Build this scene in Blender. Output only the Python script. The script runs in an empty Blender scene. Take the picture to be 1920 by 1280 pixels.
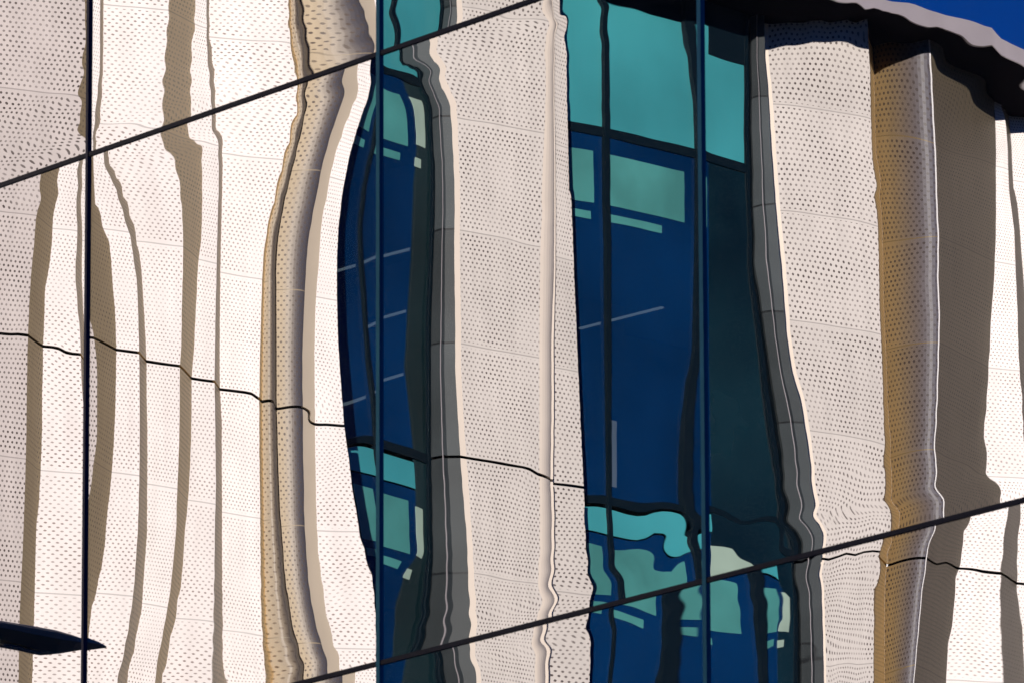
import bpy, math, random
import numpy as np
from mathutils import Vector

# ---------------------------------------------------------------- camera, sky, sun, exposure
sc = bpy.context.scene
COL = sc.collection
cd = bpy.data.cameras.new('camera'); cam = bpy.data.objects.new('camera', cd); COL.objects.link(cam)
cd.sensor_width = 36.0; cd.lens = 281.0; cd.clip_start = 0.5; cd.clip_end = 4000
cam.location = (0, 0, 1.6)
PITCH, ROLL = 0.236992, -0.0040547
fw = Vector((0, math.cos(PITCH), math.sin(PITCH))); r0 = Vector((1, 0, 0)); u0 = r0.cross(fw)
rr = r0*math.cos(ROLL) + u0*math.sin(ROLL); uu = -r0*math.sin(ROLL) + u0*math.cos(ROLL)
from mathutils import Matrix
cam.rotation_euler = Matrix((rr, uu, -fw)).transposed().to_euler()
sc.camera = cam
cd.dof.use_dof = True; cd.dof.focus_distance = 88; cd.dof.aperture_fstop = 14

PHI = 0.67655607
WD = np.array([-math.sin(PHI), math.cos(PHI), 0.0])      # along the glass wall, away from the camera
WN = np.array([-math.cos(PHI), -math.sin(PHI), 0.0])     # out of the glass wall
O = np.array([0.0, 48.0, 0.0])
S1, W, Z1, H = 1.333032, 3.168319, 15.329921, 3.948275
ZJ = 21.18589                                            # height of the wide joint in the metal cladding
ROOF = 27.42

def mir(P):
    P = np.asarray(P, float)
    return P - 2*((P-O) @ WN)[..., None]*WN

# the sun stands behind the glass building and lights the metal clad building across the court
SUN_V = np.array([-0.07, -0.9975, 0.0]); SUN_EL = math.radians(9)
sd = SUN_V - 2*(SUN_V @ WN)*WN; sd /= np.linalg.norm(sd)
sdir = Vector((sd[0]*math.cos(SUN_EL), sd[1]*math.cos(SUN_EL), math.sin(SUN_EL)))
sl = bpy.data.lights.new('sun', 'SUN'); sl.energy = 4.0; sl.angle = math.radians(0.5); sl.color = (1.0, 0.932, 0.862)
so = bpy.data.objects.new('sun', sl); COL.objects.link(so); so.rotation_euler = sdir.to_track_quat('Z', 'Y').to_euler()
so.location = (0, 0, 80)

w = bpy.data.worlds.new('World'); sc.world = w; w.use_nodes = True
nt = w.node_tree; bg = nt.nodes['Background']
sky = nt.nodes.new('ShaderNodeTexSky'); sky.sky_type = 'NISHITA'; sky.sun_disc = False
sky.sun_elevation = SUN_EL; sky.sun_rotation = math.atan2(sdir.x, sdir.y)
sky.altitude = 6000; sky.air_density = .8; sky.dust_density = 0.0; sky.ozone_density = 10.0
nt.links.new(sky.outputs[0], bg.inputs[0]); bg.inputs[1].default_value = 0.05
sc.view_settings.view_transform = 'Standard'; sc.view_settings.look = 'None'
sc.view_settings.exposure = 0.55; sc.view_settings.gamma = 1.0
sc.cycles.caustics_reflective = False; sc.cycles.caustics_refractive = False
sc.cycles.max_bounces = 10; sc.cycles.glossy_bounces = 5; sc.cycles.diffuse_bounces = 4

# ---------------------------------------------------------------- materials
def new_mat(name):
    m = bpy.data.materials.new(name); m.use_nodes = True
    return m, m.node_tree, m.node_tree.nodes['Principled BSDF']
def N(nt, t, **k):
    n = nt.nodes.new(t)
    for a, b in k.items(): setattr(n, a, b)
    return n
def mth(nt, op, a, b=None, c=None):
    n = nt.nodes.new('ShaderNodeMath'); n.operation = op
    for i, v in enumerate((a, b, c)):
        if v is None: continue
        if isinstance(v, (int, float)): n.inputs[i].default_value = v
        else: nt.links.new(v, n.inputs[i])
    return n.outputs[0]
def noise_tint(nt, col, amt, scale, vec=None, detail=4):
    tc = N(nt, 'ShaderNodeTexCoord'); nz = N(nt, 'ShaderNodeTexNoise'); nz.inputs['Scale'].default_value = scale; nz.inputs['Detail'].default_value = detail
    nt.links.new(vec or tc.outputs['Object'], nz.inputs['Vector'])
    mr = N(nt, 'ShaderNodeMapRange'); mr.inputs[1].default_value = .3; mr.inputs[2].default_value = .7
    mr.inputs[3].default_value = 1-amt; mr.inputs[4].default_value = 1+amt*.6
    nt.links.new(nz.outputs['Fac'], mr.inputs[0])
    mx = N(nt, 'ShaderNodeVectorMath', operation='SCALE'); mx.inputs[0].default_value = col
    nt.links.new(mr.outputs[0], mx.inputs['Scale'])
    return mx.outputs[0]
def plain(name, col, rough=.5, metal=0.0, spec=.5, amt=.08, scale=2.0):
    m, nt, b = new_mat(name)
    nt.links.new(noise_tint(nt, col, amt, scale), b.inputs['Base Color'])
    b.inputs['Roughness'].default_value = rough; b.inputs['Metallic'].default_value = metal
    b.inputs['Specular IOR Level'].default_value = spec
    return m
PITCH_H = 0.059
def perforated(name, col, hole=(.035, .03, .028), rad=0.0135, seam=1.30, seam_dark=.62, rough=.45, border=0.0, shade_col=None, span=1.0, pitch=None):
    """sheet metal with a staggered grid of punched holes and thin seams between the sheets (UV in metres)"""
    m, nt, b = new_mat(name)
    uv = N(nt, 'ShaderNodeUVMap'); sp = N(nt, 'ShaderNodeSeparateXYZ'); nt.links.new(uv.outputs[0], sp.inputs[0])
    u, v = sp.outputs[0], sp.outputs[1]
    A = pitch or PITCH_H; B = A*math.sqrt(3)
    def cell(off):
        x = mth(nt, 'MULTIPLY', mth(nt, 'SUBTRACT', mth(nt, 'FRACT', mth(nt, 'MULTIPLY_ADD', u, 1/A, off)), .5), A)
        y = mth(nt, 'MULTIPLY', mth(nt, 'SUBTRACT', mth(nt, 'FRACT', mth(nt, 'MULTIPLY_ADD', v, 1/B, off)), .5), B)
        return mth(nt, 'SQRT', mth(nt, 'ADD', mth(nt, 'MULTIPLY', x, x), mth(nt, 'MULTIPLY', y, y)))
    d = mth(nt, 'MINIMUM', cell(0.0), cell(.5))
    holef = mth(nt, 'LESS_THAN', d, rad)
    # seams
    sv = mth(nt, 'ABSOLUTE', mth(nt, 'MULTIPLY', mth(nt, 'SUBTRACT', mth(nt, 'FRACT', mth(nt, 'MULTIPLY_ADD', v, 1/seam, .5)), .5), seam))
    line = mth(nt, 'LESS_THAN', sv, .007)
    nearseam = mth(nt, 'LESS_THAN', sv, .030)
    holef = mth(nt, 'MULTIPLY', holef, mth(nt, 'SUBTRACT', 1.0, nearseam))
    # the holes read stronger and weaker from place to place
    hn = N(nt, 'ShaderNodeTexNoise'); hn.inputs['Scale'].default_value = 2.3; hn.inputs['Detail'].default_value = 3; nt.links.new(uv.outputs[0], hn.inputs['Vector'])
    hm = N(nt, 'ShaderNodeMapRange'); nt.links.new(hn.outputs['Fac'], hm.inputs[0]); hm.inputs[1].default_value = .35; hm.inputs[2].default_value = .62; hm.inputs[3].default_value = .5; hm.inputs[4].default_value = 1.0
    holef = mth(nt, 'MULTIPLY', holef, hm.outputs[0])
    if border:
        e = N(nt, 'ShaderNodeAttribute', attribute_name='edge_dist')
        holef = mth(nt, 'MULTIPLY', holef, mth(nt, 'GREATER_THAN', e.outputs['Fac'], border))
    # sheet to sheet tone: each sheet reads a little different
    cellid = mth(nt, 'FLOOR', mth(nt, 'MULTIPLY_ADD', v, 1/seam, .0))
    wn = N(nt, 'ShaderNodeTexWhiteNoise', noise_dimensions='1D'); nt.links.new(cellid, wn.inputs['W'])
    tone = mth(nt, 'MULTIPLY_ADD', wn.outputs['Value'], .07, .955)
    base = noise_tint(nt, col, .05, 1.3)
    if shade_col:   # shade falloff painted across the sheet: base colour blends to shade colour along u
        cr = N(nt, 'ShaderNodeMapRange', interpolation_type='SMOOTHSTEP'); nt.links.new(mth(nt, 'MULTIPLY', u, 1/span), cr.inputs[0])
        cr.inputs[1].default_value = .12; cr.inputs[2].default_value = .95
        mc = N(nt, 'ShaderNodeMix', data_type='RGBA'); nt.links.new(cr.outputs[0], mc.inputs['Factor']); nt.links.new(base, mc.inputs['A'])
        mc.inputs['B'].default_value = (*shade_col, 1); base = mc.outputs['Result']
    # faint rain streaks running down the sheets
    mp = N(nt, 'ShaderNodeMapping'); mp.inputs['Scale'].default_value = (9, .7, 1); nt.links.new(uv.outputs[0], mp.inputs[0])
    nz = N(nt, 'ShaderNodeTexNoise'); nz.inputs['Scale'].default_value = 1.0; nz.inputs['Detail'].default_value = 5; nt.links.new(mp.outputs[0], nz.inputs['Vector'])
    tone = mth(nt, 'MULTIPLY', tone, mth(nt, 'MULTIPLY_ADD', nz.outputs['Fac'], .22, .89))
    s1 = N(nt, 'ShaderNodeVectorMath', operation='SCALE'); nt.links.new(base, s1.inputs[0]); nt.links.new(tone, s1.inputs['Scale'])
    m1 = N(nt, 'ShaderNodeMix', data_type='RGBA'); nt.links.new(line, m1.inputs['Factor']); nt.links.new(s1.outputs[0], m1.inputs['A'])
    m1.inputs['B'].default_value = (col[0]*seam_dark, col[1]*seam_dark, col[2]*seam_dark, 1)
    m2 = N(nt, 'ShaderNodeMix', data_type='RGBA'); nt.links.new(holef, m2.inputs['Factor']); nt.links.new(m1.outputs['Result'], m2.inputs['A'])
    m2.inputs['B'].default_value = (*hole, 1)
    nt.links.new(m2.outputs['Result'], b.inputs['Base Color'])
    b.inputs['Roughness'].default_value = rough; b.inputs['Specular IOR Level'].default_value = .25
    return m

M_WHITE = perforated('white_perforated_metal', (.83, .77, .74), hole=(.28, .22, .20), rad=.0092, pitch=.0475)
M_GREY = perforated('pale_grey_perforated_metal', (.61, .56, .52), hole=(.09, .07, .065), rad=.0125)
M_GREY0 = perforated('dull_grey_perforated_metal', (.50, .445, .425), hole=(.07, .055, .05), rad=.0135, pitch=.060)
M_TAN0 = perforated('shaded_olive_perforated_metal', (.44, .32, .165), hole=(.17, .125, .065), rad=.013)  # duller tan: deeper shade of one return fold put into its colour
M_GREY2 = perforated('pale_grey_coarse_perforated_metal', (.60, .55, .515), hole=(.09, .07, .065), rad=.0150, pitch=.071)
M_TAN = perforated('shaded_tan_perforated_metal', (.90, .65, .32), hole=(.38, .27, .13), rad=.013)  # tan tint puts shade and warm bounce into the return folds' colour
M_GOLD = perforated('golden_shaded_perforated_metal', (.21, .145, .070), hole=(.04, .028, .025), rad=.0165, pitch=.069, shade_col=(.075, .068, .083), span=.80)  # gold to grey: warm bounce and shade painted into the sheet colour
M_AMBER = perforated('amber_dimmed_perforated_metal', (.46, .39, .30), hole=(.13, .095, .07), rad=.0115, shade_col=(.22, .175, .13), span=.13)  # bounce light and shade of the small curved fold painted as colour
M_AMBER2 = perforated('amber_shaded_perforated_metal', (.40, .32, .225), hole=(.10, .075, .06), rad=.0125, shade_col=(.085, .078, .088), span=.27)  # shade falloff over this curve painted from amber to grey
M_BROWN = perforated('shaded_umber_perforated_metal', (.135, .108, .075), hole=(.05, .042, .03), rad=.012)  # dark base puts the shade of the turned-away folds into the colour
M_CREAM = plain('smooth_cream_metal', (.76, .66, .56), .45, amt=.03)
M_BEIGE = plain('smooth_beige_metal', (.86, .71, .51), .45, amt=.05)
M_TRIM = plain('thin_pale_trim', (.22, .20, .215), .35)
M_BACK = plain('dark_membrane', (.012, .012, .014), .8)
M_NAVYF = plain('black_blue_frame', (.002, .007, .012), .5, spec=.12)
M_TEAL = plain('teal_spandrel_glass', (.045, .28, .31), .2, amt=.22, scale=.55)
M_BLIND = plain('teal_blind', (.06, .25, .235), .5, amt=.30, scale=1.1)
M_PALE = plain('pale_green_blind', (.30, .40, .33), .6, amt=.12, scale=2.0)
M_SLATE = plain('painted_reflection_glass', (.004, .017, .022), .12, amt=.6, scale=.6)  # slate colour stands in for a column reflected in the window
M_DUSK = plain('dimmed_blue_grey_panel', (.055, .085, .13), .6)
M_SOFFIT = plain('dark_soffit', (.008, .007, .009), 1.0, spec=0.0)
M_FASCIA = plain('grey_fascia', (.36, .32, .34), .4)
M_ROOF = plain('roof_grey', (.25, .25, .25), .8)

def stone(name):
    m, nt, b = new_mat(name)
    uv = N(nt, 'ShaderNodeUVMap'); sp = N(nt, 'ShaderNodeSeparateXYZ'); nt.links.new(uv.outputs[0], sp.inputs[0]); v = sp.outputs[1]
    sv = mth(nt, 'ABSOLUTE', mth(nt, 'MULTIPLY', mth(nt, 'SUBTRACT', mth(nt, 'FRACT', mth(nt, 'MULTIPLY_ADD', v, 1/1.3, .5)), .5), 1.3))
    line = mth(nt, 'LESS_THAN', sv, .012)
    cid = mth(nt, 'FLOOR', mth(nt, 'MULTIPLY', v, 1/1.3)); wn = N(nt, 'ShaderNodeTexWhiteNoise', noise_dimensions='1D'); nt.links.new(cid, wn.inputs['W'])
    base = noise_tint(nt, (.036, .043, .047), .25, 1.2)
    s1 = N(nt, 'ShaderNodeVectorMath', operation='SCALE'); nt.links.new(base, s1.inputs[0]); nt.links.new(mth(nt, 'MULTIPLY_ADD', wn.outputs['Value'], .6, .75), s1.inputs['Scale'])
    m1 = N(nt, 'ShaderNodeMix', data_type='RGBA'); nt.links.new(line, m1.inputs['Factor']); nt.links.new(s1.outputs[0], m1.inputs['A']); m1.inputs['B'].default_value = (.01, .012, .014, 1)
    nt.links.new(m1.outputs['Result'], b.inputs['Base Color']); b.inputs['Roughness'].default_value = .55; b.inputs['Specular IOR Level'].default_value = .2
    return m
M_STONE = stone('grey_polished_column')

def navy_glass():
    m, nt, b = new_mat('navy_window_glass')
    nt.links.new(noise_tint(nt, (.0012, .026, .092), .5, .4), b.inputs['Base Color']); b.inputs['Roughness'].default_value = .06
    b.inputs['Specular IOR Level'].default_value = .25
    tr = N(nt, 'ShaderNodeBsdfTransparent'); tr.inputs[0].default_value = (.55, .75, .95, 1)
    mx = N(nt, 'ShaderNodeMixShader'); mx.inputs[0].default_value = .22
    nt.links.new(b.outputs[0], mx.inputs[1]); nt.links.new(tr.outputs[0], mx.inputs[2])
    nt.links.new(mx.outputs[0], nt.nodes['Material Output'].inputs[0])
    return m
M_NAVY = navy_glass()
def mirror_glass():
    m, nt, b = new_mat('mirror_coated_glass')
    b.inputs['Base Color'].default_value = (.004, .010, .022, 1); b.inputs['Roughness'].default_value = .3
    g = N(nt, 'ShaderNodeBsdfGlossy'); g.inputs['Roughness'].default_value = 0.0; g.inputs['Color'].default_value = (.97, .97, .97, 1)
    at = N(nt, 'ShaderNodeAttribute', attribute_name='bow_normal'); nt.links.new(at.outputs['Vector'], g.inputs['Normal'])
    mx = N(nt, 'ShaderNodeMixShader')
    # a thin uneven film of dust and rain marks takes a little off the mirror
    tc = N(nt, 'ShaderNodeTexCoord'); mp = N(nt, 'ShaderNodeMapping'); mp.inputs['Scale'].default_value = (5, 5, .7); nt.links.new(tc.outputs['Object'], mp.inputs[0])
    nz = N(nt, 'ShaderNodeTexNoise'); nz.inputs['Scale'].default_value = 1.0; nz.inputs['Detail'].default_value = 6; nt.links.new(mp.outputs[0], nz.inputs['Vector'])
    nt.links.new(mth(nt, 'MULTIPLY_ADD', nz.outputs['Fac'], .09, .875), mx.inputs[0])
    nt.links.new(b.outputs[0], mx.inputs[1]); nt.links.new(g.outputs[0], mx.inputs[2])
    nt.links.new(mx.outputs[0], nt.nodes['Material Output'].inputs[0])
    return m
M_MIRROR = mirror_glass()
M_EDGE = plain('glass_edge', (.01, .05, .07), .3)
M_MULL = plain('navy_aluminium', (.02, .022, .10), .30, metal=.0, spec=.3, amt=.1, scale=3)
M_MULLC = plain('blue_steel_cap', (.040, .20, .26), .45, metal=.85, amt=.15, scale=3)
M_STRIPE = plain('pale_blue_cover_strip', (.07, .20, .28), .4, metal=.85)
M_TRANS = plain('black_navy_aluminium', (.009, .011, .036), .35, spec=.2, amt=.1, scale=3)
M_WALL = plain('plain_render', (.35, .34, .33), .8)
M_LAMP = plain('lamp_paint', (.035, .10, .13), .35)
M_LENS = plain('lamp_lens', (.006, .008, .010), .2)
def emit(name, col, s):
    m, nt, b = new_mat(name); b.inputs['Emission Color'].default_value = (*col, 1); b.inputs['Emission Strength'].default_value = s
    b.inputs['Base Color'].default_value = (.5, .5, .5, 1); return m
M_TUBE = emit('strip_light', (1.0, .74, .52), 2.8)

# ---------------------------------------------------------------- mesh helpers
def mesh_obj(name, verts, faces, mat, parent=None, uvs=None, loc=None, flip=False, attrs=None, smooth=False):
    me = bpy.data.meshes.new(name)
    base = np.array(parent.location if parent is not None else (loc if loc is not None else (0, 0, 0)), float)
    verts = np.asarray(verts, float) - base
    if flip: faces = [tuple(reversed(f)) for f in faces]
    me.from_pydata([tuple(v) for v in verts], [], faces)
    if uvs is not None:
        uvl = me.uv_layers.new(name='UVMap')
        li = np.array([l.vertex_index for l in me.loops]); uvl.data.foreach_set('uv', np.asarray(uvs, float)[li].ravel())
    if attrs:
        for k, a in attrs.items():
            at = me.attributes.new(k, 'FLOAT_VECTOR', 'POINT'); at.data.foreach_set('vector', np.asarray(a, float).ravel())
    if smooth: me.polygons.foreach_set('use_smooth', [True]*len(me.polygons))
    me.materials.append(mat); me.update()
    o = bpy.data.objects.new(name, me); COL.objects.link(o)
    if parent is not None: o.parent = parent
    elif loc is not None: o.location = loc
    return o
def empty(name, loc, label, cat, group=None):
    o = bpy.data.objects.new(name, None); COL.objects.link(o); o.location = tuple(loc); o.empty_display_size = .5
    o['label'] = label; o['category'] = cat
    if group: o['group'] = group
    return o
BOXF = [(0, 1, 2, 3), (7, 6, 5, 4), (0, 4, 5, 1), (1, 5, 6, 2), (2, 6, 7, 3), (3, 7, 4, 0)]
def box8(c0, c1, c2, c3, d):   # quad + extrusion vector
    q = [np.array(c, float) for c in (c0, c1, c2, c3)]; d = np.array(d, float)
    return q + [a+d for a in q], list(BOXF)
class MB:
    def __init__(s): s.v = []; s.f = []
    def add(s, vf):
        n = len(s.v); s.v += list(vf[0]); s.f += [tuple(i+n for i in f) for f in vf[1]]; return s

# ---------------------------------------------------------------- the ground
def sheet(name, x0, x1, y0, y1, z, mat, label=None):
    o = mesh_obj(name, [(x0, y0, z), (x1, y0, z), (x1, y1, z), (x0, y1, z)], [(0, 1, 2, 3)], mat); o['kind'] = 'structure'; return o
M_GROUND = plain('asphalt', (.06, .06, .06), .9, amt=.25, scale=.6)
M_PAVE = plain('paving', (.42, .38, .33), .85, amt=.12, scale=.8)
sheet('ground', -1500, 1500, -1500, 1500, 0, M_GROUND)

# ---------------------------------------------------------------- fold lines of the metal building
# plan points of every fold (metres, laid out as the mirror shows it); two points where one sheet ends in front of the next
PLAN = {
  'L4': [[-6.093, 79.910], [-6.093, 79.910]],
  'L3': [[-5.801, 80.054], [-5.801, 80.054]],
  'L2': [[-5.681, 80.311], [-5.681, 80.311]],
  'L1': [[-5.193, 80.460], [-5.193, 80.460]],
  'e0': [[-4.341, 80.850], [-4.341, 80.850]],
  'e1': [[-4.150, 81.376], [-4.150, 81.376]],
  'e2': [[-3.917, 81.523], [-3.917, 81.523]],
  'e3': [[-3.861, 81.910], [-3.861, 81.910]],
  'e4': [[-3.505, 82.134], [-3.505, 82.134]],
  'e5': [[-3.392, 82.674], [-3.392, 82.674]],
  'e6': [[-3.165, 82.826], [-3.165, 82.826]],
  'e7': [[-3.127, 83.199], [-3.127, 83.199]],
  'e8': [[-2.690, 83.431], [-2.690, 83.431]],
  'e8b': [[-2.665, 83.557], [-2.665, 83.557]],
  'e9': [[-2.556, 83.559], [-2.556, 83.559]],
  'e9b': [[-2.543, 83.887], [-2.543, 83.887]],
  'e10': [[-2.257, 83.942], [-2.257, 83.942]],
  'e11': [[-2.137, 84.199], [-2.137, 84.199]],
  'e12': [[-1.870, 84.356], [-1.891, 85.338]],
  'e13': [[-1.612, 85.721], [-1.612, 85.721]],
  's1': [[-1.156, 86.348], [-1.156, 86.348]],
  'e14': [[-0.953, 86.627], [-0.953, 86.627]],
  'e15': [[-0.906, 86.655], [-0.906, 86.655]],
  'e16': [[-0.638, 86.498], [-0.638, 86.498]],
  'e16b': [[-0.574, 86.553], [-0.574, 86.553]],
  'e17': [[0.304, 87.191], [0.304, 87.191]],
  'e18': [[0.407, 87.602], [0.407, 87.602]],
  'e19': [[0.732, 87.856], [0.737, 88.467]],
  'e20': [[1.079, 88.802], [1.079, 88.802]],
  'e21': [[2.095, 89.797], [2.095, 89.797]],
  's2': [[2.253, 89.952], [2.253, 89.952]],
  'e22': [[2.788, 90.476], [2.793, 90.622]],
  'e23': [[2.888, 90.712], [2.888, 90.712]],
  'e24': [[3.158, 90.629], [3.169, 90.982]],
  'e24b': [[3.226, 91.012], [3.226, 91.012]],
  'e25': [[4.319, 91.717], [4.332, 92.017]],
  'e25b': [[4.420, 92.442], [4.420, 92.442]],
  'e26': [[4.996, 92.000], [4.996, 92.000]],
  'e27': [[5.690, 93.263], [5.690, 93.263]],
  'e28': [[6.015, 93.393], [6.015, 93.393]],
  'e29': [[6.193, 93.895], [6.193, 93.895]],
  'e30': [[7.181, 94.291], [7.181, 94.291]],
  'e31': [[7.425, 94.994], [7.425, 94.994]],
  'e32': [[8.024, 95.198], [8.024, 95.198]],
}
order = sorted(PLAN, key=lambda k: PLAN[k][0][0]/PLAN[k][0][1])

# ---------------------------------------------------------------- the glass building
def wp(s, z, out=0.0): return O + WD*s + np.array([0, 0, 1.])*z + WN*out
gb = empty('glass_office_building', wp(0, 0), 'mirror glass curtain wall whose bowed panes reflect a pale perforated metal building', 'building')
C0, C1 = -4, 8            # pane columns (column 0 is the leftmost one seen)
R0, R1 = 0, 4            # pane rows (row 0 is the topmost one seen)
def s_left(c): return S1 - (c-2)*W
def z_top(r): return Z1 - (r-1)*H
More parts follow.
